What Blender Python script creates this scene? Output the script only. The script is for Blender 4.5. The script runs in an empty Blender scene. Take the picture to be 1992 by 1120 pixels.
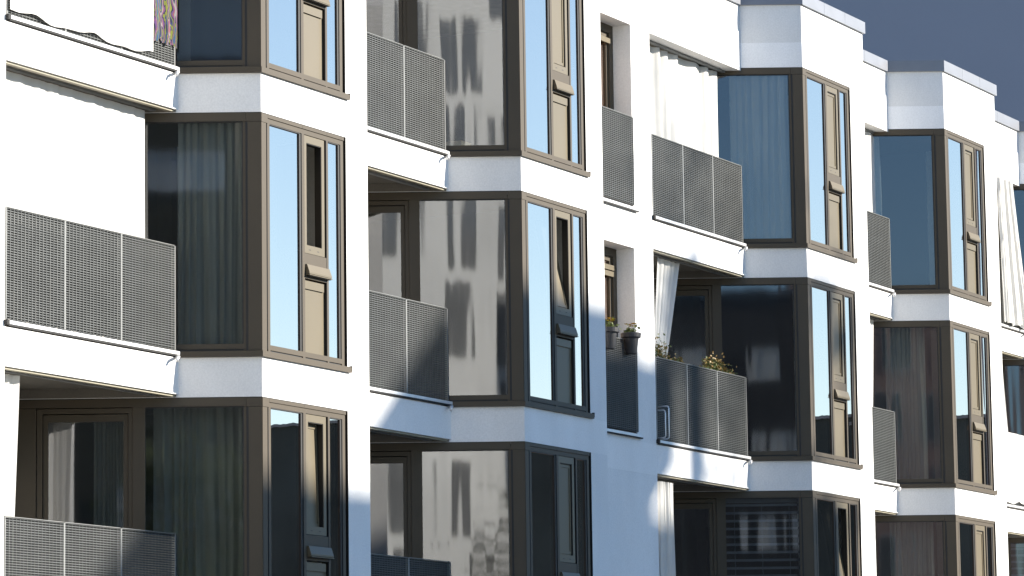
import bpy, bmesh, math, random
from mathutils import Vector, Matrix
random.seed(7)
R = math.radians
scene = bpy.context.scene
col = scene.collection

# ------------------------------------------------------------------ camera
D0, ZC = 18.9769, 1.6
BETA, PITCH, ROLL, FPX = 1.104142, 0.13349, -0.0134876, 7248.95
cam_d = bpy.data.cameras.new("camera")
cam = bpy.data.objects.new("camera", cam_d); col.objects.link(cam)
cam_d.sensor_fit = 'HORIZONTAL'; cam_d.sensor_width = 36.0
cam_d.lens = FPX / 1992.0 * 36.0
cam_d.clip_start = 0.5; cam_d.clip_end = 3000
_r = Vector((math.cos(BETA), -math.sin(BETA), 0)); _f0 = Vector((math.sin(BETA), math.cos(BETA), 0)); _u0 = Vector((0, 0, 1))
_f = _f0 * math.cos(PITCH) + _u0 * math.sin(PITCH)
_u = -_f0 * math.sin(PITCH) + _u0 * math.cos(PITCH)
_rr = _r * math.cos(ROLL) + _u * math.sin(ROLL)
_uu = -_r * math.sin(ROLL) + _u * math.cos(ROLL)
M = Matrix((( _rr.x, _uu.x, -_f.x, 0), (_rr.y, _uu.y, -_f.y, -D0), (_rr.z, _uu.z, -_f.z, ZC), (0, 0, 0, 1)))
cam.matrix_world = M
scene.camera = cam

# ------------------------------------------------------------------ light
SUN_EL = 22.0
sdir = Vector((0.5 * math.cos(R(SUN_EL)), -0.8660254 * math.cos(R(SUN_EL)), math.sin(R(SUN_EL))))
world = bpy.data.worlds.new("World"); scene.world = world; world.use_nodes = True
wn = world.node_tree.nodes; wl = world.node_tree.links
bg = wn['Background']
sky = wn.new('ShaderNodeTexSky'); sky.sky_type = 'NISHITA'; sky.sun_disc = False
sky.sun_elevation = R(SUN_EL); sky.sun_rotation = R(150)
sky.air_density = 1.0; sky.dust_density = 0.0; sky.ozone_density = 4.5
wl.new(sky.outputs[0], bg.inputs[0]); bg.inputs[1].default_value = 0.095
sun_d = bpy.data.lights.new("sun", 'SUN'); sun_d.energy = 5.0; sun_d.angle = R(0.55); sun_d.color = (1.0, 0.93, 0.82)
sun = bpy.data.objects.new("sun", sun_d); col.objects.link(sun)
sun.rotation_euler = sdir.to_track_quat('Z', 'Y').to_euler()
scene.view_settings.view_transform = 'Standard'; scene.view_settings.look = 'None'
scene.view_settings.exposure = 1.3; scene.view_settings.gamma = 1
scene.cycles.max_bounces = 10; scene.cycles.diffuse_bounces = 5; scene.cycles.glossy_bounces = 6
scene.cycles.transparent_max_bounces = 16

# ------------------------------------------------------------------ materials
def newmat(name):
    m = bpy.data.materials.new(name); m.use_nodes = True
    return m, m.node_tree.nodes, m.node_tree.links, m.node_tree.nodes['Principled BSDF']

def solid(name, c, rough=0.6, metal=0.0, var=0.06, scale=8.0, bump=0.0, bscale=60.0, bdist=0.002, spec=0.5):
    m, n, l, b = newmat(name)
    tc = n.new('ShaderNodeTexCoord')
    nz = n.new('ShaderNodeTexNoise'); nz.inputs['Scale'].default_value = scale; nz.inputs['Detail'].default_value = 5
    l.new(tc.outputs['Object'], nz.inputs['Vector'])
    mr = n.new('ShaderNodeMapRange'); mr.inputs[1].default_value = .3; mr.inputs[2].default_value = .7
    mr.inputs[3].default_value = 1 - var; mr.inputs[4].default_value = 1 + var
    l.new(nz.outputs[0], mr.inputs[0])
    mx = n.new('ShaderNodeVectorMath'); mx.operation = 'SCALE'; mx.inputs[0].default_value = c
    l.new(mr.outputs[0], mx.inputs['Scale']); l.new(mx.outputs[0], b.inputs['Base Color'])
    b.inputs['Roughness'].default_value = rough; b.inputs['Metallic'].default_value = metal
    b.inputs['Specular IOR Level'].default_value = spec
    if bump > 0:
        n2 = n.new('ShaderNodeTexNoise'); n2.inputs['Scale'].default_value = bscale; n2.inputs['Detail'].default_value = 4
        l.new(tc.outputs['Object'], n2.inputs['Vector'])
        bp = n.new('ShaderNodeBump'); bp.inputs['Strength'].default_value = bump; bp.inputs['Distance'].default_value = bdist
        l.new(n2.outputs[0], bp.inputs['Height']); l.new(bp.outputs[0], b.inputs['Normal'])
    return m

def plaster(name, c):
    m, n, l, b = newmat(name)
    tc = n.new('ShaderNodeTexCoord')
    mp = n.new('ShaderNodeMapping'); mp.inputs['Scale'].default_value = (1.6, 1.6, .5)
    l.new(tc.outputs['Object'], mp.inputs[0])
    a = n.new('ShaderNodeTexNoise'); a.inputs['Scale'].default_value = 1.3; a.inputs['Detail'].default_value = 6
    l.new(mp.outputs[0], a.inputs['Vector'])
    f = n.new('ShaderNodeTexNoise'); f.inputs['Scale'].default_value = 55; f.inputs['Detail'].default_value = 3
    l.new(tc.outputs['Object'], f.inputs['Vector'])
    m1 = n.new('ShaderNodeMapRange'); m1.inputs[1].default_value = .3; m1.inputs[2].default_value = .7; m1.inputs[3].default_value = .93; m1.inputs[4].default_value = 1.03
    m2 = n.new('ShaderNodeMapRange'); m2.inputs[1].default_value = .3; m2.inputs[2].default_value = .7; m2.inputs[3].default_value = .93; m2.inputs[4].default_value = 1.04
    l.new(a.outputs[0], m1.inputs[0]); l.new(f.outputs[0], m2.inputs[0])
    mu = n.new('ShaderNodeMath'); mu.operation = 'MULTIPLY'; l.new(m1.outputs[0], mu.inputs[0]); l.new(m2.outputs[0], mu.inputs[1])
    sc = n.new('ShaderNodeVectorMath'); sc.operation = 'SCALE'; sc.inputs[0].default_value = c
    l.new(mu.outputs[0], sc.inputs['Scale']); l.new(sc.outputs[0], b.inputs['Base Color'])
    b.inputs['Roughness'].default_value = .9; b.inputs['Specular IOR Level'].default_value = .2
    g = n.new('ShaderNodeTexNoise'); g.inputs['Scale'].default_value = 110; g.inputs['Detail'].default_value = 3
    l.new(tc.outputs['Object'], g.inputs['Vector'])
    bp = n.new('ShaderNodeBump'); bp.inputs['Strength'].default_value = .55; bp.inputs['Distance'].default_value = .003
    l.new(g.outputs[0], bp.inputs['Height']); l.new(bp.outputs[0], b.inputs['Normal'])
    return m

def glass_mat(name, base, graz, wav, tint=(.58, .62, .60), sx=3.2, sz=.28, rough=0.0, gc=(.95, .97, 1)):
    m, n, l, b = newmat(name)
    n.remove(b); out = n['Material Output']
    tc = n.new('ShaderNodeTexCoord'); oi = n.new('ShaderNodeObjectInfo')
    mp = n.new('ShaderNodeMapping'); mp.inputs['Scale'].default_value = (sx, sx, sz)
    l.new(tc.outputs['Object'], mp.inputs[0])
    nz = n.new('ShaderNodeTexNoise'); nz.noise_dimensions = '4D'; nz.inputs['Scale'].default_value = 1.0; nz.inputs['Detail'].default_value = 1.5
    ml = n.new('ShaderNodeMath'); ml.operation = 'MULTIPLY'; ml.inputs[1].default_value = 50
    l.new(oi.outputs['Random'], ml.inputs[0]); l.new(ml.outputs[0], nz.inputs['W']); l.new(mp.outputs[0], nz.inputs['Vector'])
    bp = n.new('ShaderNodeBump'); bp.inputs['Strength'].default_value = 1; bp.inputs['Distance'].default_value = wav
    l.new(nz.outputs[0], bp.inputs['Height'])
    gl = n.new('ShaderNodeBsdfGlossy'); gl.inputs['Roughness'].default_value = rough; l.new(bp.outputs[0], gl.inputs['Normal'])
    gl.inputs['Color'].default_value = (*gc, 1)
    tr = n.new('ShaderNodeBsdfTransparent'); tr.inputs['Color'].default_value = (*tint, 1)
    lw = n.new('ShaderNodeLayerWeight'); lw.inputs['Blend'].default_value = .35
    mr = n.new('ShaderNodeMapRange'); mr.inputs[3].default_value = base; mr.inputs[4].default_value = graz
    pw = n.new('ShaderNodeMath'); pw.operation = 'POWER'; pw.inputs[1].default_value = 1.5
    l.new(lw.outputs['Facing'], pw.inputs[0]); l.new(pw.outputs[0], mr.inputs[0])
    mx = n.new('ShaderNodeMixShader'); l.new(mr.outputs[0], mx.inputs[0]); l.new(tr.outputs[0], mx.inputs[1]); l.new(gl.outputs[0], mx.inputs[2])
    ge = n.new('ShaderNodeNewGeometry'); t2 = n.new('ShaderNodeBsdfTransparent')
    m2 = n.new('ShaderNodeMixShader'); l.new(ge.outputs['Backfacing'], m2.inputs[0]); l.new(mx.outputs[0], m2.inputs[1]); l.new(t2.outputs[0], m2.inputs[2])
    l.new(m2.outputs[0], out.inputs[0])
    return m

def cloth(name, c, transl=.35, transp=0.0):
    m, n, l, b = newmat(name); n.remove(b); out = n['Material Output']
    tc = n.new('ShaderNodeTexCoord')
    nz = n.new('ShaderNodeTexNoise'); nz.inputs['Scale'].default_value = 3; nz.inputs['Detail'].default_value = 4
    l.new(tc.outputs['Object'], nz.inputs['Vector'])
    mr = n.new('ShaderNodeMapRange'); mr.inputs[3].default_value = .88; mr.inputs[4].default_value = 1.06
    l.new(nz.outputs[0], mr.inputs[0])
    sc = n.new('ShaderNodeVectorMath'); sc.operation = 'SCALE'; sc.inputs[0].default_value = c; l.new(mr.outputs[0], sc.inputs['Scale'])
    d = n.new('ShaderNodeBsdfDiffuse'); t = n.new('ShaderNodeBsdfTranslucent')
    l.new(sc.outputs[0], d.inputs[0]); l.new(sc.outputs[0], t.inputs[0])
    mx = n.new('ShaderNodeMixShader'); mx.inputs[0].default_value = transl
    l.new(d.outputs[0], mx.inputs[1]); l.new(t.outputs[0], mx.inputs[2])
    last = mx
    if transp > 0:
        tr = n.new('ShaderNodeBsdfTransparent'); m2 = n.new('ShaderNodeMixShader'); m2.inputs[0].default_value = transp
        l.new(mx.outputs[0], m2.inputs[1]); l.new(tr.outputs[0], m2.inputs[2]); last = m2
    l.new(last.outputs[0], out.inputs[0])
    return m

MT = {}
MT['plaster'] = plaster('white_plaster', (.80, .79, .77))
MT['plaster2'] = plaster('pale_plaster', (.86, .86, .86))
MT['plaster3'] = plaster('grey_white_plaster', (.745, .74, .725))
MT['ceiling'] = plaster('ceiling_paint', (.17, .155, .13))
MT['bronze'] = solid('bronze_aluminium', (.072, .057, .038), rough=.5, metal=.0, var=.04, scale=2, spec=.3)
MT['bronze_dark'] = solid('bronze_seal_and_shade', (.012, .011, .010), rough=.5, var=.05)  # dark seals; also paints shade on unlit frame sides
MT['panel'] = solid('bronze_panel', (.127, .103, .063), rough=.42, metal=.1, var=.04, scale=1.5)
MT['zinc'] = solid('zinc_coping', (.20, .21, .235), rough=.45, metal=.35, var=.07, scale=3)
MT['grate'] = solid('galvanised_grating', (.070, .075, .075), rough=.5, metal=.3, var=.12, scale=4)
MT['gratelight'] = solid('galvanised_flat_bar', (.21, .215, .21), rough=.45, metal=.2, var=.08)
MT['gratefront'] = solid('grating_bar_front', (.105, .11, .108), rough=.5, metal=.2, var=.15, scale=4)
MT['ledge'] = solid('aluminium_ledge', (.68, .68, .68), rough=.35, metal=.3, var=.05)
MT['edge_shade'] = solid('dark_edge_and_shade', (.02, .02, .02), rough=.8, var=.1)  # dark edges and end caps, also painted shade under the ledges
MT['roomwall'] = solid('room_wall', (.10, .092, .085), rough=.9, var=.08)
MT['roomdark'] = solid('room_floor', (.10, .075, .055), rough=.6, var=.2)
MT['glass_side'] = glass_mat('side_glass', .15, .75, .0019, rough=.028, gc=(.94, .96, .99))
MT['glass_front'] = glass_mat('front_glass', .70, 1.0, .0010, tint=(.3, .33, .33), gc=(1.0, .78, .64))
MT['curtain'] = cloth('white_curtain', (.80, .79, .76), .35)
MT['curtain_grey'] = cloth('grey_blind_cloth', (.62, .66, .72), .3)
MT['sheer'] = cloth('sheer_curtain', (.62, .63, .62), .45, .25)
MT['sheer_pale'] = cloth('pale_sheer_curtain', (.8, .8, .8), .45, .15)
MT['pot'] = solid('charcoal_pot', (.02, .02, .023), rough=.5, var=.1, scale=30)
MT['soil'] = solid('soil', (.03, .02, .015), rough=1, var=.3)
MT['leaf'] = solid('green_leaf', (.10, .13, .035), rough=.55, var=.35, scale=20)
MT['leaf_red'] = solid('autumn_leaf', (.26, .165, .045), rough=.55, var=.5, scale=25)
MT['petal'] = solid('yellow_petal', (.45, .30, .02), rough=.6, var=.2, scale=40)
MT['treeleaf'] = solid('tree_foliage', (.055, .075, .03), rough=.6, var=.4, scale=1.2)
MT['bark'] = solid('bark', (.09, .07, .055), rough=.95, var=.3, bump=.6, bscale=12, bdist=.03)
MT['steel'] = solid('pale_steel', (.55, .56, .58), rough=.3, metal=.6, var=.04)
MT['greywall'] = solid('blue_grey_render', (.31, .315, .36), rough=.95, var=.025, scale=.35, bump=.3, bscale=6, bdist=.01, spec=.1)
MT['whitewall'] = solid('white_render', (.72, .72, .70), rough=.9, var=.16, scale=.22)
MT['pinkwall'] = solid('pink_render', (.42, .30, .26), rough=.9, var=.1, scale=.5)
MT['darkwin'] = solid('dark_window', (.15, .155, .16), rough=.15, var=.2, scale=1)
MT['darkwall'] = solid('dark_render', (.12, .11, .085), rough=.9, var=.12, scale=.5)
MT['blind'] = solid('blind_slat', (.15, .15, .17), rough=.5, var=.05)
MT['farwall'] = solid('far_slate_render', (.05, .062, .062), rough=.9, var=.3, scale=.25)
MT['cladding'] = solid('brown_cladding', (.055, .038, .028), rough=.6, var=.08)
MT['cream'] = solid('cream_trim', (.26, .235, .17), rough=.5, var=.06)
MT['slatewall'] = solid('slate_render', (.075, .078, .085), rough=.9, var=.35, scale=.3)
MT['asphalt'] = solid('asphalt', (.06, .06, .062), rough=.9, var=.15, scale=6)
MT['paving'] = solid('paving', (.42, .38, .32), rough=.9, var=.1, scale=3)
MT['ground'] = solid('ground_gravel', (.10, .095, .085), rough=1, var=.15, scale=.3)
MT['card'] = solid('cardboard', (.55, .42, .25), rough=.8, var=.08)
MT['rooflight'] = solid('roof_gravel', (.3, .3, .29), rough=1, var=.2, scale=6)

def pattern_cloth():
    m, n, l, b = newmat('patterned_cloth')
    tc = n.new('ShaderNodeTexCoord')
    mp = n.new('ShaderNodeMapping'); mp.inputs['Scale'].default_value = (3.2, 3.2, 1.7); l.new(tc.outputs['Object'], mp.inputs[0])
    nz = n.new('ShaderNodeTexNoise'); nz.inputs['Scale'].default_value = 1.1; nz.inputs['Detail'].default_value = 2; nz.inputs['Distortion'].default_value = 2.5
    l.new(mp.outputs[0], nz.inputs['Vector'])
    wv = n.new('ShaderNodeTexWave'); wv.inputs['Scale'].default_value = .8; wv.inputs['Distortion'].default_value = 9; wv.inputs['Detail'].default_value = 2; wv.inputs['Detail Scale'].default_value = 1.6
    l.new(mp.outputs[0], wv.inputs['Vector'])
    ad = n.new('ShaderNodeMath'); ad.operation = 'ADD'
    l.new(nz.outputs[0], ad.inputs[0])
    mu = n.new('ShaderNodeMath'); mu.operation = 'MULTIPLY'; mu.inputs[1].default_value = .42
    l.new(wv.outputs['Fac'], mu.inputs[0]); l.new(mu.outputs[0], ad.inputs[1])
    cr = n.new('ShaderNodeValToRGB'); KD = .26; cr.color_ramp.interpolation = 'CONSTANT'
    cols = [(0, (.01, .012, .07)), (.42, (.02, .07, .30)), (.50, (.45, .50, .05)), (.58, (.012, .015, .08)), (.63, (.30, .12, .45)), (.69, (.60, .18, .25)), (.75, (.65, .6, .62)), (.80, (.03, .04, .16)), (.87, (.5, .52, .06)), (.93, (.05, .2, .5))]
    e = cr.color_ramp.elements
    e[0].position = 0; cols = [(p_, tuple(v * KD for v in c_)) for p_, c_ in cols]; e[0].color = (*cols[0][1], 1); e[1].position = cols[1][0]; e[1].color = (*cols[1][1], 1)
    for p, c in cols[2:]:
        x = e.new(p); x.color = (*c, 1)
    l.new(ad.outputs[0], cr.inputs[0]); l.new(cr.outputs[0], b.inputs['Base Color']); b.inputs['Roughness'].default_value = .9
    return m
MT['pattern'] = pattern_cloth()

# ------------------------------------------------------------------ mesh helpers
class MB:
    def __init__(self): self.v = []; self.f = []; self.mi = []; self.m = 0
    def add(self, vs, fs):
        o = len(self.v); self.v += [tuple(p) for p in vs]
        for q in fs: self.f.append([o + i for i in q]); self.mi.append(self.m)
    def prism(self, poly, z0, z1):
        # poly as list of (x,y); forced counter-clockwise
        a = sum(poly[i][0] * poly[(i + 1) % len(poly)][1] - poly[(i + 1) % len(poly)][0] * poly[i][1] for i in range(len(poly)))
        if a < 0: poly = poly[::-1]
        n = len(poly)
        vs = [(x, y, z0) for x, y in poly] + [(x, y, z1) for x, y in poly]
        fs = [list(range(n))[::-1], [n + i for i in range(n)]]
        for i in range(n):
            j = (i + 1) % n; fs.append([i, j, n + j, n + i])
        self.add(vs, fs)
    def box(self, x0, x1, y0, y1, z0, z1):
        self.prism([(x0, y0), (x1, y0), (x1, y1), (x0, y1)], z0, z1)
    def dbox(self, u0, u1, v0, v1, z0, z1, o=(0, 0)):
        # box in the side-face frame: u inwards along the face, v outwards
        self.prism([dk(u0, v0, o), dk(u1, v0, o), dk(u1, v1, o), dk(u0, v1, o)], z0, z1)
    def tube(self, pts, r, seg=8):
        pts = [Vector(p) for p in pts]; rings = []
        for i, p in enumerate(pts):
            t = (pts[min(i + 1, len(pts) - 1)] - pts[max(i - 1, 0)]).normalized()
            a = t.cross(Vector((0, 0, 1)));
            if a.length < .1: a = t.cross(Vector((0, 1, 0)))
            a.normalize(); b = t.cross(a)
            rad = r[i] if isinstance(r, (list, tuple)) else r
            rings.append([p + (a * math.cos(k * 2 * math.pi / seg) + b * math.sin(k * 2 * math.pi / seg)) * rad for k in range(seg)])
        vs = [p for rg in rings for p in rg]; fs = []
        for i in range(len(rings) - 1):
            for k in range(seg):
                k2 = (k + 1) % seg
                fs.append([i * seg + k, i * seg + k2, (i + 1) * seg + k2, (i + 1) * seg + k])
        fs.append(list(range(seg))[::-1]); fs.append([(len(rings) - 1) * seg + k for k in range(seg)])
        self.add(vs, fs)
    def lathe(self, prof, c=(0, 0, 0), seg=20):
        vs = []; fs = []
        for r, z in prof:
            for k in range(seg):
                a = 2 * math.pi * k / seg; vs.append((c[0] + r * math.cos(a), c[1] + r * math.sin(a), c[2] + z))
        for i in range(len(prof) - 1):
            for k in range(seg):
                k2 = (k + 1) % seg; fs.append([i * seg + k, i * seg + k2, (i + 1) * seg + k2, (i + 1) * seg + k])
        self.add(vs, fs)
    def mesh(self, name, mats, smooth=False, fix=False):
        me = bpy.data.meshes.new(name); me.from_pydata(self.v, [], self.f)
        if not isinstance(mats, (list, tuple)): mats = [mats]
        for m in mats: me.materials.append(m)
        if len(mats) > 1: me.polygons.foreach_set('material_index', self.mi)
        if smooth: me.polygons.foreach_set('use_smooth', [True] * len(me.polygons))
        if fix:
            bm = bmesh.new(); bm.from_mesh(me); bmesh.ops.recalc_face_normals(bm, faces=bm.faces); bm.to_mesh(me); bm.free()
        me.update(); return me

TH = R(27.2)
DX, DY = -math.sin(TH), math.cos(TH)
NX, NY = -math.cos(TH), -math.sin(TH)
def dk(u, v=0, o=(0, 0)): return (o[0] + DX * u + NX * v, o[1] + DY * u + NY * v)

def link(name, me, parent=None, loc=(0, 0, 0)):
    o = bpy.data.objects.new(name, me); col.objects.link(o); o.location = loc
    if parent is not None: o.parent = parent
    return o
def tag(o, label=None, cat=None, group=None, kind=None):
    if label: o['label'] = label
    if cat: o['category'] = cat
    if group: o['group'] = group
    if kind: o['kind'] = kind
    return o
def thing(name, label, cat, loc=(0, 0, 0), group=None):
    o = bpy.data.objects.new(name, None); o.empty_display_size = .2; col.objects.link(o); o.location = loc
    return tag(o, label, cat, group)

# ------------------------------------------------------------------ layout constants
S = {0: 24.55, 1: 32.0724, 2: 37.9432, 3: 46.5898, 4: 52.1621, 5: 58.13, 6: 64.6}
PW = {0: 2.24, 1: 2.215, 2: 2.20, 3: 2.285, 4: 2.29, 5: 2.25, 6: 2.25}     # bay front width incl. pier
A = {1: 28.64, 2: 34.52, 3: 43.21, 4: 48.79, 5: 54.75, 6: 61.2}             # balcony left end
YR = 0.75
def base(r): return 8.83 - 2.9 * (r - 1)
ROWS = (1, 2, 3)
JU = YR / DY            # u where the side face meets the recessed plane
UE = 2.55               # deep end of the side face
TOPZ = 12.20

bld = thing('apartment_building', 'long white apartment block with angular bay windows and grated balconies', 'building', (0, 0, 0))

# ------------------------------------------------------------------ walls
w = MB(); WB = {}
def bay_shell(mb, k, z0, z1, full=True, off=0.0):
    """L-shaped shell following side face and front face of a bay"""
    s = S[k]; p = s + PW[k]; t = .28; o = (s, 0)
    ue = UE if full else JU + .2
    cx = dk(ue, off, o)
    e_in = dk(ue, -t, o)
    c = (s - off * .7, -off)
    # inner corner
    tt = math.tan((math.pi / 2 + TH) / 2)
    cin = (s + t / math.tan((math.pi / 2 + TH) / 2), t)
    mb.prism([cx, c, (p + off, -off), (p + off, YR + .3), (p - t, YR + .3), (p - t, t), cin, e_in], z0, z1)
for k in range(0, 7):
    s = S[k]; p = s + PW[k]
    for r in ROWS:
        B = base(r)
        wb = WB[(k, r)] = MB(); bay_shell(wb, k, B - .40, B)
        # pier right of the front window
        w.prism([(s + 1.747, .0), (p, 0), (p, YR + .3), (p - .28, YR + .3), (p - .28, .28), (s + 1.747, .28)], B, B + 2.5)
    w2 = MB(); bay_shell(w2, k, 11.33, 11.674, full=False, off=.003); link('lower_fascia', w2.mesh('lower_fascia', MT['plaster2']), bld)
    bay_shell(w, k, 11.674, TOPZ, full=False)
    bay_shell(w, k, 0.05, base(3) - .40)
    if k < 6:
        for r in ROWS: WB[(k, r)].box(p + .001, A[k + 1], YR - .002, YR + .1, base(r) - .40, base(r) - .001)
        a = A[k + 1]; x0 = p; y0, y1 = YR, YR + .28
        if k == 2:
            sx0, sx1 = 41.52, 42.63
            w.box(x0, sx0, y0, y1, .05, TOPZ); w.box(sx1, a, y0, y1, .05, TOPZ)
            w.box(sx0, sx1, y0, y1, .05, base(3) + .04)
            w.box(sx0, sx1, y0, y1, base(3) + .04, base(2) + .04)
            for r in (1, 2):
                B = base(r); top = TOPZ if r == 1 else base(r - 1) + .04
                w.box(sx0, sx1, y0, y1, B + 2.465, top)
        else:
            w.box(x0, a, y0, y1, .05, TOPZ)
        # loggia parapet bands, floors, ceilings, flank wall
        j = S[k + 1] - JU * math.sin(TH) + .0
        for r in ROWS:
            B = base(r)
            WB[(k, r)].box(a + .001, j + .02, YR - .002, YR + .12, B - .37, B + .0)
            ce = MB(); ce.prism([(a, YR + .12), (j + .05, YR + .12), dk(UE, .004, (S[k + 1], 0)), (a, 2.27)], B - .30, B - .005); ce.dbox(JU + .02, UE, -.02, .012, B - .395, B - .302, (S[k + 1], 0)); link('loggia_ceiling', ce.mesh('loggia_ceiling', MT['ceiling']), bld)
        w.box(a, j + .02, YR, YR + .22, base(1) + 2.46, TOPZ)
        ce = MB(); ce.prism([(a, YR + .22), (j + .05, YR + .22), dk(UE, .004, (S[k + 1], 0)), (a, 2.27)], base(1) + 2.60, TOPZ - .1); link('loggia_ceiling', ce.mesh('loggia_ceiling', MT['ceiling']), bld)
        w.box(a, j + .02, YR, YR + .12, .05, base(3) - .37)
        ln = MB(); ln.box(a - .12, a, YR + .28, 2.27, .05, TOPZ - .12); link('loggia_lining', ln.mesh('loggia_lining', MT['cladding']), bld)
        w.box(a - .12, dk(UE, 0, (S[k + 1], 0))[0] + .1, 2.27, 2.45, .05, TOPZ)
link('wall', w.mesh('building_wall', MT['plaster3']), bld)
for q in WB.values(): link('spandrel', q.mesh('spandrel', MT['plaster']), bld)
# body of the building behind: storey slabs and rear wall
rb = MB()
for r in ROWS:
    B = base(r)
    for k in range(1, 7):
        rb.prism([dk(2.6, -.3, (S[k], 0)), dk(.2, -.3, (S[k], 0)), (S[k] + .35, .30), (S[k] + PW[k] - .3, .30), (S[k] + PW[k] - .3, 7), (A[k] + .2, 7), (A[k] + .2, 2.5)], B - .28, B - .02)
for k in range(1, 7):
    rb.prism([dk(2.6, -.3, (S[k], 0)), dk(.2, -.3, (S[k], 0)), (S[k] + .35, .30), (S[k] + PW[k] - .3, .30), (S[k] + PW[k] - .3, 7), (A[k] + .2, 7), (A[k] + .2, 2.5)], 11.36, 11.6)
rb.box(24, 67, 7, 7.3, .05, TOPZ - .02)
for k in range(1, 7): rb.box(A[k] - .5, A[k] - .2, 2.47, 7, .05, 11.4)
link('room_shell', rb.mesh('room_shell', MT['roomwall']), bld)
rf = MB()
for k in range(0, 7):
    p = S[k] + PW[k]
    rf.prism([dk(JU + .2, -.3, (S[k], 0)), (S[k] + .2, .3), (p - .3, .3), (p - .3, 1.2), (S[k] - .3, 1.2)], TOPZ - .2, TOPZ - .05)
rf.box(24, 67, 1.2, 7.5, TOPZ - .2, TOPZ - .05)
link('roof', rf.mesh('roof', MT['rooflight']), bld)
# coping
cp = MB()
def coping_run(p0, p1, nrm, seg, miter0=0, miter1=0):
    """strip from p0 to p1, overhang outwards along nrm"""
    d = Vector((p1[0] - p0[0], p1[1] - p0[1])); L = d.length; d.normalize(); n = Vector(nrm)
    k = max(1, round(L / seg))
    for i in range(k):
        a = L * i / k + (0.003 if i else 0); b = L * (i + 1) / k - (0.003 if i < k - 1 else 0)
        oa = miter0 if i == 0 else 0; ob = miter1 if i == k - 1 else 0
        q = [Vector(p0) + d * (a + oa) + n * .035, Vector(p0) + d * (b + ob) + n * .035, Vector(p0) + d * b - n * .30, Vector(p0) + d * a - n * .30]
        cp.prism([(v.x, v.y) for v in q], TOPZ, TOPZ + .165)
for k in range(0, 7):
    s = S[k]; p = s + PW[k]
    jx = s - JU * math.sin(TH)
    coping_run((jx, YR), (s, 0), (NX, NY), 2.0, 0, .02)
    coping_run((s - .001, 0), (p + .035, 0), (0, -1), .78, -.022, 0)
    cp.box(p - .3, p + .035, .302, YR + .25, TOPZ, TOPZ + .165)
    if k < 6: coping_run((p + .037, YR), (S[k + 1] - JU * math.sin(TH) - .037, YR), (0, -1), 1.0)
link('coping', cp.mesh('coping', MT['zinc']), bld)
# ------------------------------------------------------------------ bay windows
GB = -.022     # glass set back
def bay_frame_mesh():
    m = MB()
    F = .012; dpt = .10         # front plane y=+F
    # ---- front (lit) face
    m.box(.012, .106, .004, dpt, .067, 2.40)              # corner post, front part
    m.box(.142, .186, F, dpt, .067, 2.455)
    m.box(.842, .892, F, dpt, .067, 2.455)
    m.box(1.352, 1.386, F, dpt, .067, 2.455)
    m.box(1.652, 1.708, F, dpt, .067, 2.455)
    for x0, x1 in ((.186, .842), (.892, 1.352), (1.386, 1.652)):
        m.box(x0, x1, F, dpt, .085, .137); m.box(x0, x1, F, dpt, 2.405, 2.455)
    # head strip split by joints
    for x0, x1 in ((.012, .139), (.142, .840), (.843, 1.350), (1.353, 1.650), (1.653, 1.712)):
        m.box(x0, x1, .002, dpt, 2.457 if x0 > .1 else 2.403, 2.492)
    m.box(.892, 1.352, F + .003, dpt, .905, 1.165)          # rail behind the vent hood
    # ---- side (dark) face
    m.dbox(.004, .138, -dpt, -.003, .067, 2.40)
    m.dbox(.162, .186, -dpt, -.012, .067, 2.405)
    m.dbox(.0, .160, -dpt, .0, 2.403, 2.492)
    m.dbox(.163, 2.54, -dpt, -.002, 2.408, 2.492)
    m.dbox(1.176, 1.30, -dpt, -.010, .067, 2.408)
    m.dbox(.186, 1.176, -dpt, -.012, .085, .137)
    return m.mesh('bay_window', MT['bronze'])
def seal_shade_mesh():
    m = MB()
    m.box(.106, .136, .030, .09, .067, 2.457)
    for x, zt in ((.142, 2.40), (.842, 2.405), (1.352, 2.405), (1.652, 2.405)): m.box(x - .006, x, .0125, .09, .09, zt)  # black strips paint the shade on the members' unlit left sides
    m.box(.800, .838, .020, .034, .14, 2.40); m.box(1.612, 1.648, .020, .034, .14, 2.40)  # painted shade of the reveals at the right of the panes
    for x0, x1 in ((.186, .80), (1.386, 1.612)): m.box(x0, x1, .016, .034, 2.396, 2.405)  # dark strip paints the shade under the head
    m.box(.187, 1.651, .024, .08, .061, .085); m.dbox(.187, 2.5, -.08, -.02, .061, .085)
    m.dbox(.139, .161, -.04, -.006, .07, 2.402); m.dbox(.187, 1.175, -.034, -.014, 2.398, 2.4075); m.dbox(.187, .197, -.034, -.014, .14, 2.398)
    m.box(1.709, 1.746, .055, .10, .067, 2.50)
    m.box(1.7405, 1.7465, -.001, .055, .067, 2.50)
    m.box(.0, 1.7405, .006, .05, 2.492, 2.4995)
    m.box(0.02, 1.7405, .02, .06, .060, .067)
    m.dbox(.138, .162, -.09, -.04, .067, 2.41)
    m.dbox(.0, 2.5, -.06, -.006, 2.492, 2.4995)
    return m.mesh('seal_and_shade', MT['bronze_dark'])
def sill_mesh():
    m = MB()
    q = [dk(JU + .02, .03), (-.038, -.032), (1.79, -.032), (1.79, .05), (.05, .05), dk(JU + .02, -.05)]
    m.prism(q, 0.002, .060)
    m.prism([dk(2.54, .0), dk(JU + .02, .0), dk(JU + .02, -.05), dk(2.54, -.05)], 0.002, .060)
    m.m = 1
    m.box(1.79, 1.797, -.034, .03, .02, .075)
    return m.mesh('sill', [MT['bronze'], MT['edge_shade']])
def pane_front(x0, x1):
    m = MB(); m.box(x0 - .01, x1 + .01, .034, .044, .13, 2.41); return m.mesh('pane', MT['glass_front'])
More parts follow.
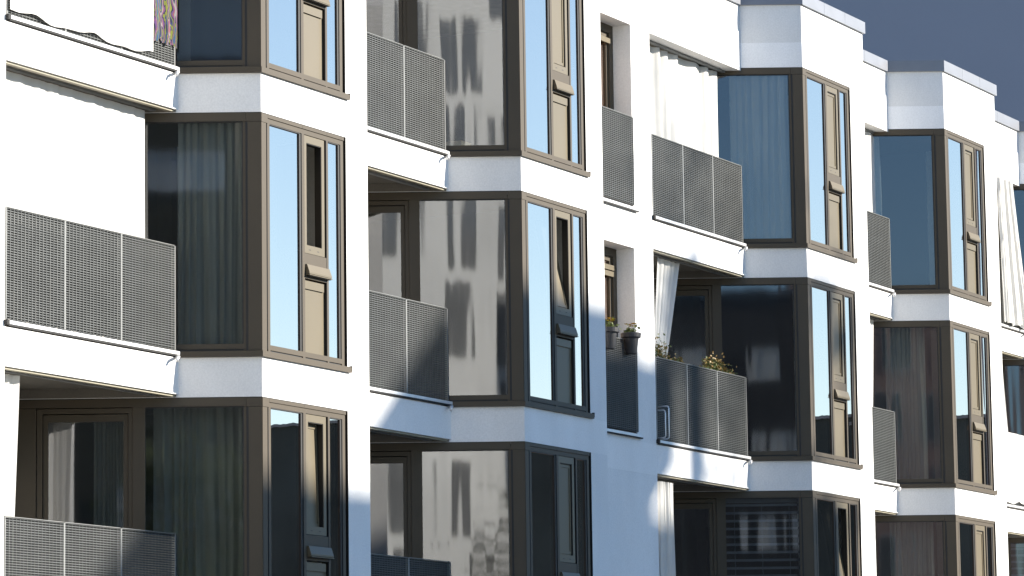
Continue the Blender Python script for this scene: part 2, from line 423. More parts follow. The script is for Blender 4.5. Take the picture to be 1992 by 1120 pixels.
def pane_side():
    m = MB(); m.dbox(.18, 1.18, -.044, -.034, .13, 2.415); return m.mesh('pane', MT['glass_side'])
def hood_mesh():
    m = MB()
    x0, x1 = .905, 1.372
    prof = [(.012, 1.052), (-.006, 1.049), (-.034, .968), (-.034, .950), (.012, .945)]
    n = len(prof)
    vs = [(x0, y, z) for y, z in prof] + [(x1, y, z) for y, z in prof]
    fs = [list(range(n)), [n + i for i in range(n)][::-1]] + [[i, n + i, n + (i + 1) % n, (i + 1) % n] for i in range(n)]
    m.add(vs, fs)
    m.box(x0 - .003, x1 + .003, -.040, .010, .936, .944)
    m.m = 1
    m.box(x0 + .01, x1 - .01, -.03, .012, .930, .936)
    return m.mesh('vent_hood', [MT['panel'], MT['edge_shade']], fix=True)
def casement_frame_mesh():
    m = MB(); y0, y1 = .020, .10
    m.box(.894, .948, y0, y1, 1.17, 2.40); m.box(1.262, 1.318, y0, y1, 1.17, 2.40)
    m.box(.948, 1.262, y0, y1, 2.325, 2.40); m.box(.948, 1.262, y0, y1, 1.17, 1.255)
    m.m = 1
    m.box(1.320, 1.351, .07, .10, 1.17, 2.40)
    m.box(1.256, 1.262, .024, .10, 1.256, 2.324); m.box(.949, 1.256, .026, .10, 2.318, 2.325)  # black lining paints the shade inside the open recess
    m.box(.99, 1.03, .0195, .03, 1.205, 1.213); m.box(1.16, 1.20, .0195, .03, 1.205, 1.213)
    return m.mesh('casement_frame', [MT['panel'], MT['bronze_dark']])
def flap_mesh():
    # origin at bottom edge of the opening, panel stands up
    m = MB()
    m.box(.955, 1.255, 0, .05, .0, 1.065)
    m.m = 1
    m.box(.948, .955, .03, .06, 0, 1.07); m.box(1.255, 1.262, .03, .06, 0, 1.07)
    m.m = 0
    m.box(.958, .990, -.008, 0, .012, 1.05); m.box(1.225, 1.252, -.008, 0, .012, 1.05); m.box(.99, 1.225, -.008, 0, 1.02, 1.05); m.box(.99, 1.225, -.008, 0, .012, .045)
    return m.mesh('flap', [MT['panel'], MT['bronze_dark']])
def panel_mesh():
    m = MB()
    m.box(.894, 1.350, .045, .09, .137, .885)
    m.box(.894, 1.312, .028, .045, .80, .885)
    return m.mesh('spandrel_panel', MT['panel'])
def door_frame_mesh():
    m = MB()
    z0, z1 = .02, 2.40
    # outer frame and leaf frame
    m.dbox(1.302, 1.345, -.10, -.022, z0, z1); m.dbox(2.205, 2.262, -.10, -.022, z0, z1); m.dbox(1.345, 2.205, -.10, -.022, 2.35, z1)
    m.dbox(1.350, 1.395, -.09, -.035, .05, 2.34); m.dbox(2.150, 2.200, -.09, -.035, .05, 2.34)
    m.dbox(1.395, 2.150, -.09, -.035, 2.27, 2.34); m.dbox(1.395, 2.150, -.09, -.035, .05, .16)
    m.dbox(2.268, 2.54, -.10, -.012, z0, 2.405)
    return m.mesh('balcony_door', MT['bronze'])
def door_pane_mesh():
    m = MB(); m.dbox(1.39, 2.155, -.07, -.06, .15, 2.28); return m.mesh('pane', MT['glass_side'])
def door_handle_mesh():
    m = MB()
    m.dbox(1.362, 1.385, -.036, -.030, 1.0, 1.16)
    m.tube([(*dk(1.373, -.03), 1.1), (*dk(1.373, .015), 1.1), (*dk(1.50, .02), 1.1)], .009, 8)
    return m.mesh('handle', MT['steel'], fix=True)

ME = dict(frame=bay_frame_mesh(), seal_and_shade=seal_shade_mesh(), sill=sill_mesh(), p1=pane_front(.186, .842), p2=pane_front(1.386, 1.652), ps=pane_side(),
          hood=hood_mesh(), cas=casement_frame_mesh(), flap=flap_mesh(), panel=panel_mesh(), door=door_frame_mesh(), dp=door_pane_mesh(), dh=door_handle_mesh())
# how each vent flap stands: angle of tilt inwards (bottom hung) or 'open'
FLAP = {(1, 2): 'open', (2, 2): 11, (1, 3): 'swing', (3, 3): 9}
for k in range(1, 7):
    for r in ROWS:
        B = base(r); o = (S[k], 0, B)
        bw = link('bay_window', ME['frame'], bld, o)
        link('seal_and_shade', ME['seal_and_shade'], bw); link('sill', ME['sill'], bw)
        link('pane', ME['p1'], bw); link('pane', ME['p2'], bw); link('pane', ME['ps'], bw)
        link('vent_hood', ME['hood'], bw); link('casement_frame', ME['cas'], bw); link('spandrel_panel', ME['panel'], bw)
        f = link('vent_flap', ME['flap'], bw, (0, .045, 1.257))
        st = FLAP.get((k, r), 0)
        if st == 'open':
            f.location = (.955, .09, 1.257); f.rotation_euler = (0, 0, R(78)); f['label'] = 'vent flap swung wide open into the room'
            # keep hinge at left edge
            f.location = (.955 - .955 * math.cos(R(78)), .07 - .955 * math.sin(R(78)), 1.257)
        elif st == 'swing':
            f.location = (0, .075, 1.25); f.rotation_euler = (R(-1.5), 0, 0); f['label'] = 'vent flap standing slightly ajar'
        elif st:
            f.rotation_euler = (R(-st), 0, 0); f['label'] = 'vent flap tilted open at the top'
        bd = link('balcony_door', ME['door'], bld, o)
        link('pane', ME['dp'], bd); link('handle', ME['dh'], bd)

# ------------------------------------------------------------------ railings, ledges, spouts
def grate_mesh(W, Hh, nv, nh, name='grating_panel', depth=.035):
    m = MB(); fl = .012
    for i in range(nv + 1):
        x = fl + (W - 2 * fl) * i / nv
        if 0 < i < nv:
            m.box(x - .0025, x + .0025, 0.002, depth, 0, Hh)
            m.m = 2; m.box(x - .003, x + .003, -.001, .002, 0, Hh); m.m = 0
    for j in range(nh + 1):
        z = Hh * j / nh
        m.box(fl, W - fl, .003, .013, max(0, z - .0048), min(Hh, z + .0048))
    m.m = 1
    m.box(0, fl, -.002, depth, -.004, Hh + .004); m.box(W - fl, W, -.002, depth, -.004, Hh + .004)
    m.box(fl, W - fl, -.001, depth, Hh + .0056, Hh + .011)
    return m.mesh(name, [MT['grate'], MT['gratelight'], MT['gratefront']])
GP = grate_mesh(.985, 1.045, 16, 44)
GS = grate_mesh(1.085, 1.13, 18, 47)
def ledge_mesh(L):
    m = MB(); m.box(0, L, -.035, .14, .028, .062)
    m.m = 1; m.box(-.012, .03, -.038, .0, .020, .066); m.box(0.03, L, -.028, -.002, .012, .028)  # end cap, then a dark strip painting the shadow line under the ledge
    return m.mesh('balcony_ledge', [MT['ledge'], MT['edge_shade']])
LM = ledge_mesh(3.05); LS = ledge_mesh(1.20)
sp = MB(); sp.tube([(.10, -.002, -.035), (.08, -.05, -.033), (.05, -.075, -.035), (.015, -.085, -.05), (-.01, -.09, -.085)], .017, 8)
SPM = sp.mesh('water_spout', MT['ledge'], smooth=True, fix=True)
pm = MB(); pm.box(0, .02, .03, .06, -.07, 1.03); PM = pm.mesh('post', MT['bronze_dark'])
for k in range(1, 7):
    for r in ROWS:
        B = base(r); a = A[k]; j = S[k] - JU * math.sin(TH)
        lg = link('balcony_ledge', LM, bld, (a, YR, B - .002)); lg.scale.x = (j + .075 - a) / 3.05
        link('water_spout', SPM, bld, (j - .16, YR, B + .03))
        rl = bpy.data.objects.new('railing', None)
        x1 = S[k] - .445; Wp = (x1 - a - .01) / 3
        # railing part: its slim carrier mesh with three grating sub-parts
        c = MB(); c.box(a + .01, x1, YR + .032, YR + .045, B + .064, B + .075); c.box(a + .01, x1, YR + .032, YR + .05, B + 1.10, B + 1.125)
        c.box(x1 + .002, x1 + .02, YR - .002, YR + .045, B + .06, B + 1.13)
        rl = link('railing', c.mesh('railing', MT['bronze_dark']), bld)
        for i in range(3):
            g = link('grating_panel', GP, rl, (a + .01 + i * Wp, YR - .004, B + .078)); g.scale.x = (Wp - .002) / .985
# slot windows between second and third bay
sw = MB()
sx0, sx1 = 41.52, 42.63
for nm in (0,):
    m = MB()
    m.box(sx0 - .02, sx0 + .09, 1.0, 1.07, .04, 2.47); m.box(sx1 - .11, sx1 + .02, 1.0, 1.07, .04, 2.47); m.box(sx0 + .09, sx1 - .11, 1.0, 1.07, 2.36, 2.47); m.box(sx0 + .09, sx1 - .11, 1.0, 1.07, .04, .14)
    m.box(sx0 + .09, sx0 + .15, 1.02, 1.08, .14, 2.36); m.box(sx1 - .17, sx1 - .11, 1.02, 1.08, .14, 2.36); m.box(sx0 + .15, sx1 - .17, 1.02, 1.08, 2.30, 2.36)
    SLF = m.mesh('window', MT['bronze'])
    m = MB(); m.box(sx0 + .14, sx1 - .16, 1.045, 1.055, .13, 2.31); SLP = m.mesh('pane', MT['glass_front'])
    m = MB(); m.box(sx0 + .1, sx1 - .115, .975, 1.0, 2.235, 2.30); SLB = m.mesh('blind_rail', MT['panel'])
    m = MB(); m.box(0, 1.10, .0, .03, 0, .05)
for r in (1, 2):
    B = base(r)
    wd = link('window', SLF, bld, (0, 0, B)); link('pane', SLP, wd); link('blind_rail', SLB, wd, (0, 0, -.02 if r == 1 else -.06))
    if r > 1: link('blind_rail', SLB, wd, (0, .004, -.14))
    lg = link('window_ledge', LS, bld, (sx0, YR - .01, B + .02)); lg.scale.x = 1.0
    rl = link('window_railing', bpy.data.meshes.new('x'), bld) if False else None
    c = MB(); c.box(sx0 + .01, sx1 - .01, YR + .012, YR + .022, B + 1.20, B + 1.22); c.box(sx0 + .01, sx1 - .01, YR + .012, YR + .022, B + .1, B + .12)
    rl = link('railing', c.mesh('railing', MT['bronze_dark']), bld)
    link('grating_panel', GS, rl, (sx0 + .012, YR - .024, B + .115))

# ------------------------------------------------------------------ curtains
def curtain_mesh(left, right, z0, z1, y=0, folds=9, amp=.03, nz=28, seed=0, wav=0.0, taper=None):
    """left/right: functions of t (0 bottom..1 top) giving x; folds along x"""
    rnd = random.Random(seed); nx = folds * 10
    ph = [rnd.uniform(0, 6.28) for _ in range(6)]; am = [rnd.uniform(.5, 1) for _ in range(6)]
    vs = []; fs = []
    for j in range(nz + 1):
        t = j / nz
        l_, r_ = left(t), right(t)
        for i in range(nx + 1):
            q = i / nx
            qq = q + .025 * math.sin(q * 13 + ph[0]) + .02 * math.sin(q * 7.3 + ph[3]) + .014 * math.sin(t * 3 + q * 9 + ph[4])
            qq = min(max(qq, 0), 1)
            a = amp * (1 + .5 * (1 - t)) * (.65 + .5 * math.sin(q * 11 + ph[5]) ** 2)
            yy = y + a * (math.sin(qq * folds * 6.283 + ph[1] + .5 * math.sin(t * 2.5 + ph[2])) * am[0] + .45 * math.sin(qq * folds * 2.3 * 6.283 + ph[3] + t) * am[1])
            zz = z0 + (z1 - z0) * t
            if j == 0: zz += wav * (math.sin(q * 14 + ph[0]) + .6 * math.sin(q * 31 + ph[2]))
            vs.append((l_ + (r_ - l_) * q, yy, zz))
    for j in range(nz):
        for i in range(nx):
            a_ = j * (nx + 1) + i; fs.append([a_, a_ + 1, a_ + nx + 2, a_ + nx + 1])
    m = MB(); m.add(vs, fs)
    return m
def curtain(label, left, right, z0, z1, y, mat='curtain', folds=9, amp=.025, seed=0, group=None, name='curtain', cat='curtain', wav=0.0):
    if not callable(left): l0 = left; left = lambda t: l0
    if not callable(right): r0 = right; right = lambda t: r0
    m = curtain_mesh(left, right, z0, z1, y, folds, amp, seed=seed, wav=wav)
    cx = (left(1) + right(1)) / 2
    m.v = [(a - cx, b - y, c - z0) for a, b, c in m.v]
    o = link(name, m.mesh(name, MT[mat], smooth=True), None, (cx, y, z0))
    return tag(o, label, cat, group)
CG = 'outdoor curtains hung in the balconies'
# leftmost balcony: middle floor full, bottom floor gathered at the left
curtain('wide closed white curtain filling the leftmost middle-floor balcony', 28.68, 31.42, base(2) + .05, base(2) + 2.50, .97, folds=8, amp=.012, seed=3, group=CG)
curtain('white curtain gathered at the left end of the leftmost bottom-floor balcony', 28.68, lambda t: 29.03 + .15 * t, base(3) + .05, base(3) + 2.50, .97, folds=3, amp=.03, seed=5, group=CG)
# balcony of the third bay
curtain('white curtain closed behind the top-floor balcony right of the narrow windows', 43.25, lambda t: 45.93 + .02 * t, base(1) + .05, base(1) + 2.42, 1.0, folds=7, amp=.032, seed=8, group=CG)
curtain('white curtain pulled aside and tapering down, behind the railing with plants', lambda t: 43.40 + .34 * t, lambda t: 43.66 + .88 * max(0, t - .12), base(2) + .05, base(2) + 2.50, .95, folds=4, amp=.03, seed=11, group=CG)
curtain('pale narrow curtain hanging in shade at the bottom-floor balcony below the plants', 43.50, lambda t: 43.97 + .03 * math.sin(t * 5), base(3) + .05, base(3) + 2.46, .88, folds=5, amp=.045, seed=13, group=CG)
# balcony of fourth bay
curtain('white curtain beside the dark blue glass of the top-floor fourth bay', 49.0, lambda t: 51.87 + .04 * math.sin(t * 3), base(1) + .05, base(1) + 2.42, .95, folds=12, amp=.02, seed=17, group=CG)
curtain('white curtain edge beside the middle-floor fourth bay', 49.0, lambda t: 51.30 + .19 * t, base(2) + .05, base(2) + 2.50, .95, folds=10, amp=.02, seed=19, group=CG)
# balcony of fifth bay, right edge
curtain('white curtain blown outside the railing at the right edge, top floor', lambda t: 56.40 + .14 * (1 - t), lambda t: 57.08 + .62 * (1 - t), base(1) + .09, base(1) + 2.42, .66, folds=9, amp=.035, seed=23, group=CG, wav=.02)
curtain('white curtain hanging at the right edge of the picture, middle floor', 55.5, lambda t: 57.1 + .5 * (1 - t), base(2) + .05, base(2) + 2.50, .95, folds=9, amp=.02, seed=27, group=CG)
curtain('narrow white curtain at the right edge of the picture, bottom floor', 56.1, 57.1, base(3) + .05, base(3) + 2.50, .95, folds=5, amp=.02, seed=29, group=CG)
# cloth screen over the top-left railing and the patterned towel
curtain('large white sheet draped over the outside of the top-left balcony railing', 28.66, 31.18, base(1) + .105, base(1) + 1.55, .715, folds=3, amp=.010, seed=31, name='privacy_sheet', cat='sheet', wav=.022)
curtain('colourful purple, yellow and blue patterned towel hanging over the top-left railing', 31.19, 31.62, base(1) + .27, base(1) + 1.30, .722, mat='pattern', folds=2, amp=.012, seed=33, name='towel', cat='towel', wav=.02)
curtain('white sheet draped over the middle-floor railing at the right edge of the picture', 55.6, 57.68, base(2) + .10, base(2) + 1.22, .715, folds=3, amp=.010, seed=35, name='privacy_sheet', cat='sheet', wav=.02)
# curtain rails (parts of the building)
cr = MB()
for k in range(1, 7):
    for r in ROWS:
        B = base(r); zt = 2.50
        cr = MB(); cr.box(A[k] + .02, S[k] - JU * math.sin(TH) - .12, .93, .985, B + (2.515 if r > 1 else 2.43), B + (2.535 if r > 1 else 2.455))
        tr = MB(); tr.box(A[k] + .004, S[k] - JU * math.sin(TH) - .02, .775, .83, B - .393 + 2.9, B - .371 + 2.9)
        if r > 1: link('soffit_trim', tr.mesh('soffit_trim', MT['cream']), bld)
        link('curtain_rail', cr.mesh('curtain_rail', MT['gratelight']), bld)

# sheer curtains inside, behind the glass
def side_sheer(k, r, u0, u1, label, mat='sheer', z0=.05, z1=2.44, v=-.30, folds=9, seed=0):
    m = curtain_mesh(lambda t: u0, lambda t: u1, z0, z1, 0, folds, .03, seed=seed)
    m.v = [(*dk(x, v + y), z) for x, y, z in m.v]
    o = link('sheer_curtain', m.mesh('sheer_curtain', MT[mat], smooth=True), None, (S[k], 0, base(r)))
    tag(o, label, 'curtain', 'sheer curtains behind the bay glass')
def front_sheer(k, r, x0, x1, label, mat='sheer_pale', folds=5, seed=0, z0=.05):
    m = curtain_mesh(lambda t: x0, lambda t: x1, z0, 2.44, .2, folds, .02, seed=seed)
    o = link('sheer_curtain', m.mesh('sheer_curtain', MT[mat], smooth=True), None, (S[k], 0, base(r)))
    tag(o, label, 'curtain', 'sheer curtains behind the bay glass')
side_sheer(1, 2, .2, .85, 'grey sheer curtain behind the side glass of the leftmost middle-floor bay', seed=41, v=-.12, folds=6)
side_sheer(1, 3, .2, 1.12, 'grey sheer curtain behind the side glass of the leftmost bottom-floor bay', seed=42)
side_sheer(1, 3, 1.36, 1.72, 'grey sheer curtain behind the balcony door glass, bottom left', seed=43)
side_sheer(3, 1, .2, 1.0, 'long sheer curtain behind the blue side glass of the top-floor third bay', mat='sheer_pale', seed=44, folds=7, v=-.10)
side_sheer(4, 2, .35, .95, 'sheer curtain bunched behind the side glass of the middle-floor fourth bay', seed=45)
side_sheer(4, 3, .3, .95, 'sheer curtain behind the side glass of the bottom-floor fourth bay', seed=46)
front_sheer(1, 2, .2, .62, 'pale sheer curtain behind the front pane of the leftmost middle-floor bay', seed=47)
front_sheer(1, 1, .2, .5, 'pale sheer curtain behind the front pane of the leftmost top-floor bay', seed=48)
front_sheer(1, 3, .2, .5, 'pale sheer curtain behind the front pane of the leftmost bottom-floor bay', seed=49)

def slat_blind(k, r, u0, u1, label, n, z0, z1):
    m = MB()
    for i in range(n):
        z = z0 + (z1 - z0) * i / (n - 1)
        m.prism([dk(u0, -.12), dk(u1, -.12), dk(u1, -.16), dk(u0, -.16)], z, z + .004)
        m.prism([dk(u0, -.118), dk(u1, -.118), dk(u1, -.121), dk(u0, -.121)], z - .03, z + .002)
    m.dbox(u0, u1, -.17, -.11, z1 + .02, z1 + .07)
    for u in (u0 + .12, (u0 + u1) / 2, u1 - .12): m.dbox(u, u + .006, -.117, -.113, z0, z1 + .02)
    o = link('slat_blind', m.mesh('slat_blind', MT['blind']), None, (S[k], 0, base(r)))
    tag(o, label, 'blind', 'slatted blinds behind the side glass')
slat_blind(3, 3, .19, 1.17, 'grey slatted blind behind the side glass of the bottom-floor third bay', 22, .1, 2.33)
slat_blind(5, 3, .19, 1.17, 'grey slatted blind behind the glass at the right edge, bottom floor', 22, .1, 2.33)
# ------------------------------------------------------------------ pots, planters, small things
def leaf_cluster(mb, c, rx, ry, rz, n, size, rnd):
    for _ in range(n):
        p = Vector((rnd.gauss(0, rx), rnd.gauss(0, ry), abs(rnd.gauss(0, rz)))) + Vector(c)
        d = Vector((rnd.uniform(-1, 1), rnd.uniform(-1, 1), rnd.uniform(-.4, 1))).normalized()
        s = d.cross(Vector((rnd.uniform(-1, 1), rnd.uniform(-1, 1), rnd.uniform(-1, 1)))).normalized()
        L = size * rnd.uniform(.6, 1.3); W = L * .3
        mb.add([p, p + d * L * .5 + s * W, p + d * L, p + d * L * .5 - s * W], [[0, 1, 2, 3]])
def stems(mb, c, n, h, spread, rnd):
    for _ in range(n):
        a = rnd.uniform(0, 6.28); q = Vector((math.cos(a) * spread * rnd.random(), math.sin(a) * spread * rnd.random(), h * rnd.uniform(.6, 1)))
        mb.tube([Vector(c), Vector(c) + q * .5 + Vector((0, 0, .01)), Vector(c) + q], [.003, .002, .0012], 4)
def pot(label, x, y, z, seed):
    rnd = random.Random(seed)
    t = thing('flower_pot', label, 'flower pot', (x, y, z), 'dark pots hanging on the narrow window railing')
    m = MB(); m.lathe([(.0, -.20), (.064, -.20), (.07, -.195), (.098, .0), (.118, .004), (.126, .01), (.13, .06), (.122, .066), (.112, .06), (.095, .045), (0, .045)], seg=24)
    link('pot', m.mesh('pot', MT['pot'], smooth=False, fix=True), t)
    m = MB(); stems(m, (0, 0, .04), 9, .12, .07, rnd); leaf_cluster(m, (0, 0, .06), .04, .04, .035, 70, .05, rnd)
    link('leaves', m.mesh('leaves', MT['leaf']), t)
    m = MB()
    for i in range(9):
        a = rnd.uniform(0, 6.28); c = Vector((math.cos(a) * .06, math.sin(a) * .06, .16 + rnd.uniform(-.02, .03)))
        for q in range(7):
            b = q * 6.283 / 7; d = Vector((math.cos(b), math.sin(b), .5)).normalized(); s = Vector((-math.sin(b), math.cos(b), 0))
            m.add([c, c + d * .02 + s * .013, c + d * .04, c + d * .02 - s * .013], [[0, 1, 2, 3]])
    link('blossom', m.mesh('blossom', MT['petal']), t)
zt = base(2) + 1.27
pot('charcoal pot with orange-yellow flowers at the right end of the narrow railing', 42.30, .665, zt, 61)
pot('charcoal pot with small yellow flowers half hidden behind the bay pier', 41.66, .665, zt, 62)
def planter(label, x0, x1, z, seed, blobs):
    rnd = random.Random(seed); cx = (x0 + x1) / 2
    t = thing('planter_box', label, 'planter', (cx, .90, z), 'planter boxes hung inside the balcony railing')
    m = MB(); hw = (x1 - x0) / 2
    for a in ((-hw, hw, -.08, -.07), (-hw, hw, .07, .08), (-hw, -hw + .01, -.07, .07), (hw - .01, hw, -.07, .07)): m.box(*a, -.16, 0)
    m.box(-hw + .01, hw - .01, -.07, .07, -.16, -.15)
    link('box', m.mesh('box', MT['pot']), t)
    m = MB(); m.box(-hw + .01, hw - .01, -.07, .07, -.15, -.02); link('soil', m.mesh('soil', MT['soil']), t)
    m = MB(); m2 = MB()
    for (bx, hgt, n) in blobs:
        for i in range(8):
            c = (bx - cx + rnd.uniform(-.07, .07), rnd.uniform(-.04, .04), -.02)
            stems(m, c, 2, hgt + .05, .06, rnd)
        leaf_cluster(m, (bx - cx, 0, hgt * .25), .065, .045, hgt * .5, int(n * 1.5), .042, rnd)
        leaf_cluster(m2, (bx - cx, 0, hgt * .3), .06, .045, hgt * .55, int(n * 1.4), .042, rnd)
    link('foliage', m.mesh('foliage', MT['leaf']), t); link('red_foliage', m2.mesh('red_foliage', MT['leaf_red']), t)
zr = base(2) + 1.12
planter('planter with yellowing and red leaves beside the tapering curtain', 43.45, 44.45, zr, 71, [(43.55, .20, 60), (43.75, .16, 50), (44.0, .06, 36), (44.25, .07, 36)])
planter('planter with bushy bronze leaves near the right end of the same railing', 45.1, 46.0, zr, 72, [(45.2, .12, 50), (45.4, .17, 80), (45.6, .14, 80), (45.85, .07, 60)])
# tube bracket on the left end of the balcony with plants
bk = thing('tube_bracket', 'pair of pale bent steel tubes at the left end of the railing with plants', 'bracket', (43.25, .72, base(2) + .07))
for i, (dx, ext, hh) in enumerate(((.0, .13, .42), (-.01, .085, .37))):
    m = MB(); pts = []
    z0 = .0 + i * .015; z1 = hh
    pts.append((dx, .02, z0))
    for q in range(5): a = R(90 * q / 4); pts.append((dx, -ext + .03 - .03 * math.sin(a), z0 + .03 - .03 * math.cos(a)))
    for q in range(5): a = R(90 * q / 4); pts.append((dx, -ext + .03 - .03 * math.cos(a), z1 - .03 + .03 * math.sin(a)))
    pts.append((dx, .02, z1))
    m.tube(pts, .009, 8); link('tube', m.mesh('tube', MT['steel'], smooth=True, fix=True), bk)

# ------------------------------------------------------------------ things inside the top-floor second bay (seen through the glass)
bx = MB(); bx.box(-.12, .12, -.1, .1, 0, .2); bx.box(-.125, -.003, -.105, .105, .2, .208); bx.box(.003, .125, -.105, .105, .2, .208)
p = dk(.72, -.35, (S[2], 0))
tag(link('cardboard_box', bx.mesh('cardboard_box', MT['card']), None, (p[0], p[1], base(1) + .02)), 'small cardboard box standing behind the side glass of the top-floor second bay', 'box')

# ------------------------------------------------------------------ neighbouring grey building behind the roofline
fwd = Vector((math.sin(BETA), math.cos(BETA), 0)); rgt = Vector((math.cos(BETA), -math.sin(BETA), 0)); camp = Vector((0, -D0, 0))
def P(lat, dep): return camp + rgt * lat + fwd * dep
gb = thing('grey_building', 'tall plain blue-grey rendered building behind the white roofline', 'building', tuple(P(14, 88)))
m = MB(); q = [P(5.5, 88), P(40, 88), P(40, 100), P(5.5, 100)]; c0 = P(14, 88)
m.prism([(v.x - c0.x, v.y - c0.y) for v in q], 0.05, 46)
link('wall', m.mesh('grey_wall', MT['greywall']), gb)
m = MB(); q = [P(5.3, 87.8), P(40.2, 87.8), P(40.2, 100.2), P(5.3, 100.2)]
m.prism([(v.x - c0.x, v.y - c0.y) for v in q], 46, 46.2); link('parapet_cap', m.mesh('parapet_cap', MT['zinc']), gb)

# ------------------------------------------------------------------ buildings across and behind the camera (they cast the shadow, and stand in the glass reflections)
def block(name, label, x0, x1, y0, y1, h, mat, faces=(), storey=2.9, wpitch=2.6, ww=1.1, wh=1.9, z_first=.9, win='bronze_dark', group=None, rot=0, pane='darkwin'):
    cx, cy = (x0 + x1) / 2, (y0 + y1) / 2
    t = thing(name, label, 'building', (cx, cy, 0), group); t.rotation_euler = (0, 0, rot)
    m = MB(); m.box(x0 - cx, x1 - cx, y0 - cy, y1 - cy, .05, h); link('wall', m.mesh('wall', MT[mat]), t)
    m = MB(); m.box(x0 - cx - .1, x1 - cx + .1, y0 - cy - .1, y1 - cy + .1, h, h + .15); link('roof', m.mesh('roof', MT['zinc']), t)
    wm = {}
    for face in faces:
        a0, a1 = (y0, y1) if face in 'EW' else (x0, x1)
        n = int((a1 - a0) // wpitch); ns = int((h - .6) // storey)
        mf = MB(); mg = MB()
        def fr(mb, u0, u1, d0, d1, z0, z1):
            if face == 'E': mb.box(d0, d1, u0, u1, z0, z1)
            elif face == 'W': mb.box(-d1, -d0, u0, u1, z0, z1)
            elif face == 'N': mb.box(u0, u1, d0, d1, z0, z1)
            else: mb.box(u0, u1, -d1, -d0, z0, z1)
        fr(mf, -ww / 2 - .06, ww / 2 + .06, 0, .05, -.05, 0); fr(mf, -ww / 2 - .06, -ww / 2, 0, .05, 0, wh); fr(mf, ww / 2, ww / 2 + .06, 0, .05, 0, wh); fr(mf, -ww / 2 - .06, ww / 2 + .06, 0, .05, wh, wh + .06)
        fr(mg, -ww / 2, ww / 2, .002, .02, 0, wh)
        FM = mf.mesh('window', MT[win]); GM = mg.mesh('pane', MT[pane])
        for s_ in range(ns):
            for i in range(n):
                if (s_ * 7 + i * 3) % 5 == 4: continue
                u = a0 + (a1 - a0) * (i + .5) / n + (.35 if s_ % 2 else -.2)
                z = z_first + s_ * storey
                loc = {'E': (x1 - cx, u - cy, z), 'W': (x0 - cx, u - cy, z), 'N': (u - cx, y1 - cy, z), 'S': (u - cx, y0 - cy, z)}[face]
                wo = link('window', FM, t, loc); link('pane', GM, wo)
    return t
def facing(name, label, lat, dep, wdt, h, mat, rot, **kw):
    """building whose east face is centred at (lat, dep) in the street frame behind the camera"""
    c = P(lat, dep) - Vector((math.cos(rot), math.sin(rot), 0)) * 6
    return block(name, label, c.x - 6, c.x + 6, c.y - wdt / 2, c.y + wdt / 2, h, mat, 'E', rot=rot, **kw)
facing('white_building', 'tall white rendered building across the street, seen only in the side glass', -.4, -34, 17.5, 38, 'whitewall', R(-32), wpitch=3.3, ww=1.0, wh=2.3)
facing('pink_building', 'pink rendered building across the street, seen only in the side glass', 18.2, -40, 10.5, 21.4, 'pinkwall', R(24), win='whitewall')
facing('dark_building', 'dark grey building across the street with white window frames, seen only in the side glass', 9.7, -36, 5.2, 19.6, 'slatewall', R(26), win='whitewall', pane='whitewall', ww=1.0, wh=1.1, wpitch=1.8, storey=3.1)
facing('street_house', 'grey building beyond the street trees, seen only in the glass of the left bays', -15, -24, 18.4, 21, 'darkwall', R(27), win='whitewall', pane='whitewall', ww=3.0, wh=.95, wpitch=4.4, storey=9.0, z_first=8.6)
# the block that shades the lower facade
oc = thing('shading_building', 'apartment block across the street that casts the shadow on the lower floors', 'building', (60, -40, 0))
m = MB(); m.box(-8.2, 8.0, 5 - 12, 5, .05, 21.1); m.box(3.1, 8.0, 5 - 12, 5.0, 21.1, 21.75); link('wall', m.mesh('wall', MT['whitewall']), oc)
m = MB()
pf = [(-2.95, 21.1), (3.2, 21.1), (3.2, 22.35), (4.4, 22.35), (4.4, 23.7), (-1.95, 23.7), (-2.95, 22.25)]
n = len(pf); vs = [(x, 5.0, z) for x, z in pf] + [(x, -3.0, z) for x, z in pf]
m.add(vs, [list(range(n)), [n + i for i in range(n)][::-1]] + [[i, n + i, n + (i + 1) % n, (i + 1) % n] for i in range(n)])
link('penthouse', m.mesh('penthouse', MT['whitewall'], fix=True), oc)
m = MB(); m.box(5.25, 5.6, 4.2, 4.6, 21.7, 25.5); link('chimney', m.mesh('chimney', MT['whitewall']), oc)
FMm = MB(); FMm.box(-.6, .6, 0, .05, 0, 1.5); fm_ = FMm.mesh('window', MT['darkwin'])
for s_ in range(7):
    for i in range(5): link('window', fm_, oc, (-6.4 + i * 3.1, 5.0, .9 + s_ * 2.9))

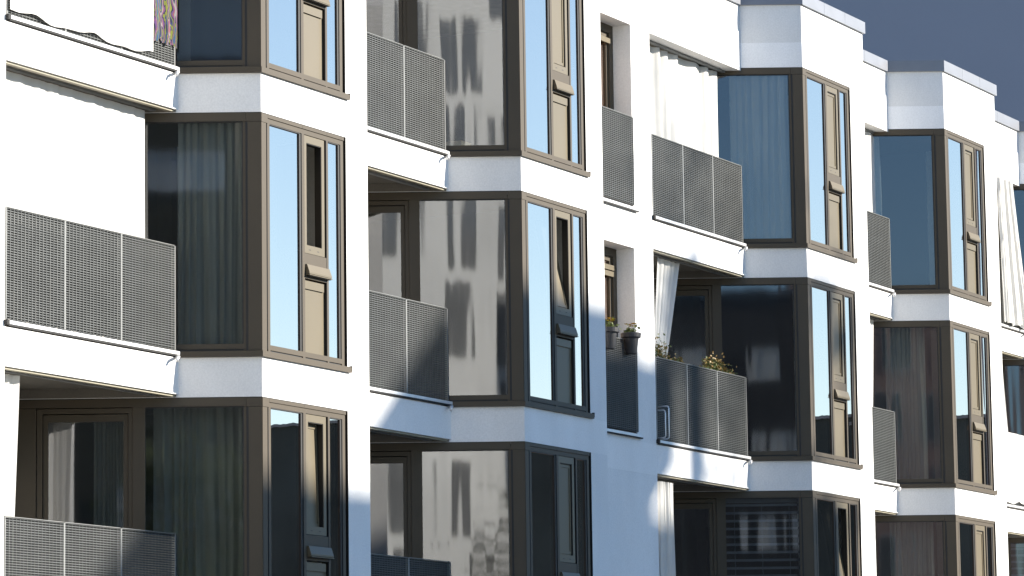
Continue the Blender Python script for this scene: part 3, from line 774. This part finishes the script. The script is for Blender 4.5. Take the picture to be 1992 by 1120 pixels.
def tree(x, y, h, cr_, seed, label, group, n=2600, leaf=.28, zc=.68):
    rnd = random.Random(seed)
    t = thing('tree', label, 'tree', (x, y, 0), group)
    m = MB(); m.tube([(0, 0, .0), (.1, .05, h * .3), (.0, .1, h * .6), (.1, 0, h * .85)], [h * .018, h * .014, h * .009, h * .003], 8)
    for i in range(12):
        a = rnd.uniform(0, 6.28); z = h * rnd.uniform(.35, .75); L = cr_ * rnd.uniform(.6, 1)
        m.tube([(0, 0, z), (math.cos(a) * L * .5, math.sin(a) * L * .5, z + L * .35), (math.cos(a) * L, math.sin(a) * L, z + L * .55)], [h * .007, h * .004, h * .0015], 5)
    link('trunk', m.mesh('trunk', MT['bark'], smooth=True), t)
    m = MB(); cl = []
    for i in range(42):
        a = rnd.uniform(0, 6.28); q = rnd.random() ** .5; zz = rnd.uniform(-1, 1)
        rr = cr_ * q * math.sqrt(max(0, 1 - zz * zz * .85)); cl.append((math.cos(a) * rr, math.sin(a) * rr, h * zc + zz * h * .3, cr_ * rnd.uniform(.14, .28)))
    for i in range(n):
        c = rnd.choice(cl); p = Vector((rnd.gauss(0, c[3]), rnd.gauss(0, c[3]), rnd.gauss(0, c[3]))) + Vector(c[:3])
        d = Vector((rnd.uniform(-1, 1), rnd.uniform(-1, 1), rnd.uniform(-1, 1))).normalized(); s = d.orthogonal().normalized()
        L = leaf * rnd.uniform(.6, 1.3); m.add([p, p + d * L * .5 + s * L * .3, p + d * L, p + d * L * .5 - s * L * .3], [[0, 1, 2, 3]])
    link('crown', m.mesh('crown', MT['treeleaf']), t)
    return t
tree(67.6, -36.5, 23.6, 1.9, 101, 'slender tree beside the shading block across the street', 'street trees out of view', n=1500, leaf=.3, zc=.8)
tree(63.75, -34.2, 24.6, 1.3, 103, 'thin young tree added before the shading block to dapple its shadow', 'street trees out of view', n=900, leaf=.2, zc=.83)  # unseen tree, added so its leaves break up the lit gap
# trees on the street behind the camera, seen dark in the glass of the left bays
for i, (lat, dep, h, c_) in enumerate(((-7.0, -17, 10.0, 2.2), (2.4, -20, 10.8, 2.2))):
    p = P(lat, dep); tree(p.x, p.y, h, c_, 110 + i, 'street tree behind the camera, seen only in the glass', 'street trees behind the camera', n=5200, leaf=.26)
# low skyline reflected in the front panes
sk = [(150, -104, 18.5), (168, -86, 20.5), (164, -72, 19.5), (166, -58, 19.0), (160, -44, 18.0), (165, -29, 19.0), (190, -124, 22)]
for i, (x, y, h) in enumerate(sk):
    block('town_house', 'distant town house along the street, seen only in the front panes', x, x + 11, y, y + 14, h, 'farwall', '', group='distant town houses')

# ------------------------------------------------------------------ ground
def sheet(name, x0, x1, y0, y1, z, mat, depth=.0):
    m = MB()
    if depth: m.box(x0, x1, y0, y1, z - depth, z)
    else: m.add([(x0, y0, z), (x1, y0, z), (x1, y1, z), (x0, y1, z)], [[0, 1, 2, 3]])
    return tag(link(name, m.mesh(name, MT[mat])), kind='structure')
sheet('ground', -900, 900, -900, 900, 0, 'ground')
sheet('road', -300, 140, -24.5, -7, .004, 'asphalt')
sheet('pavement', -300, 140, -7, -.6, .13, 'paving', .125)
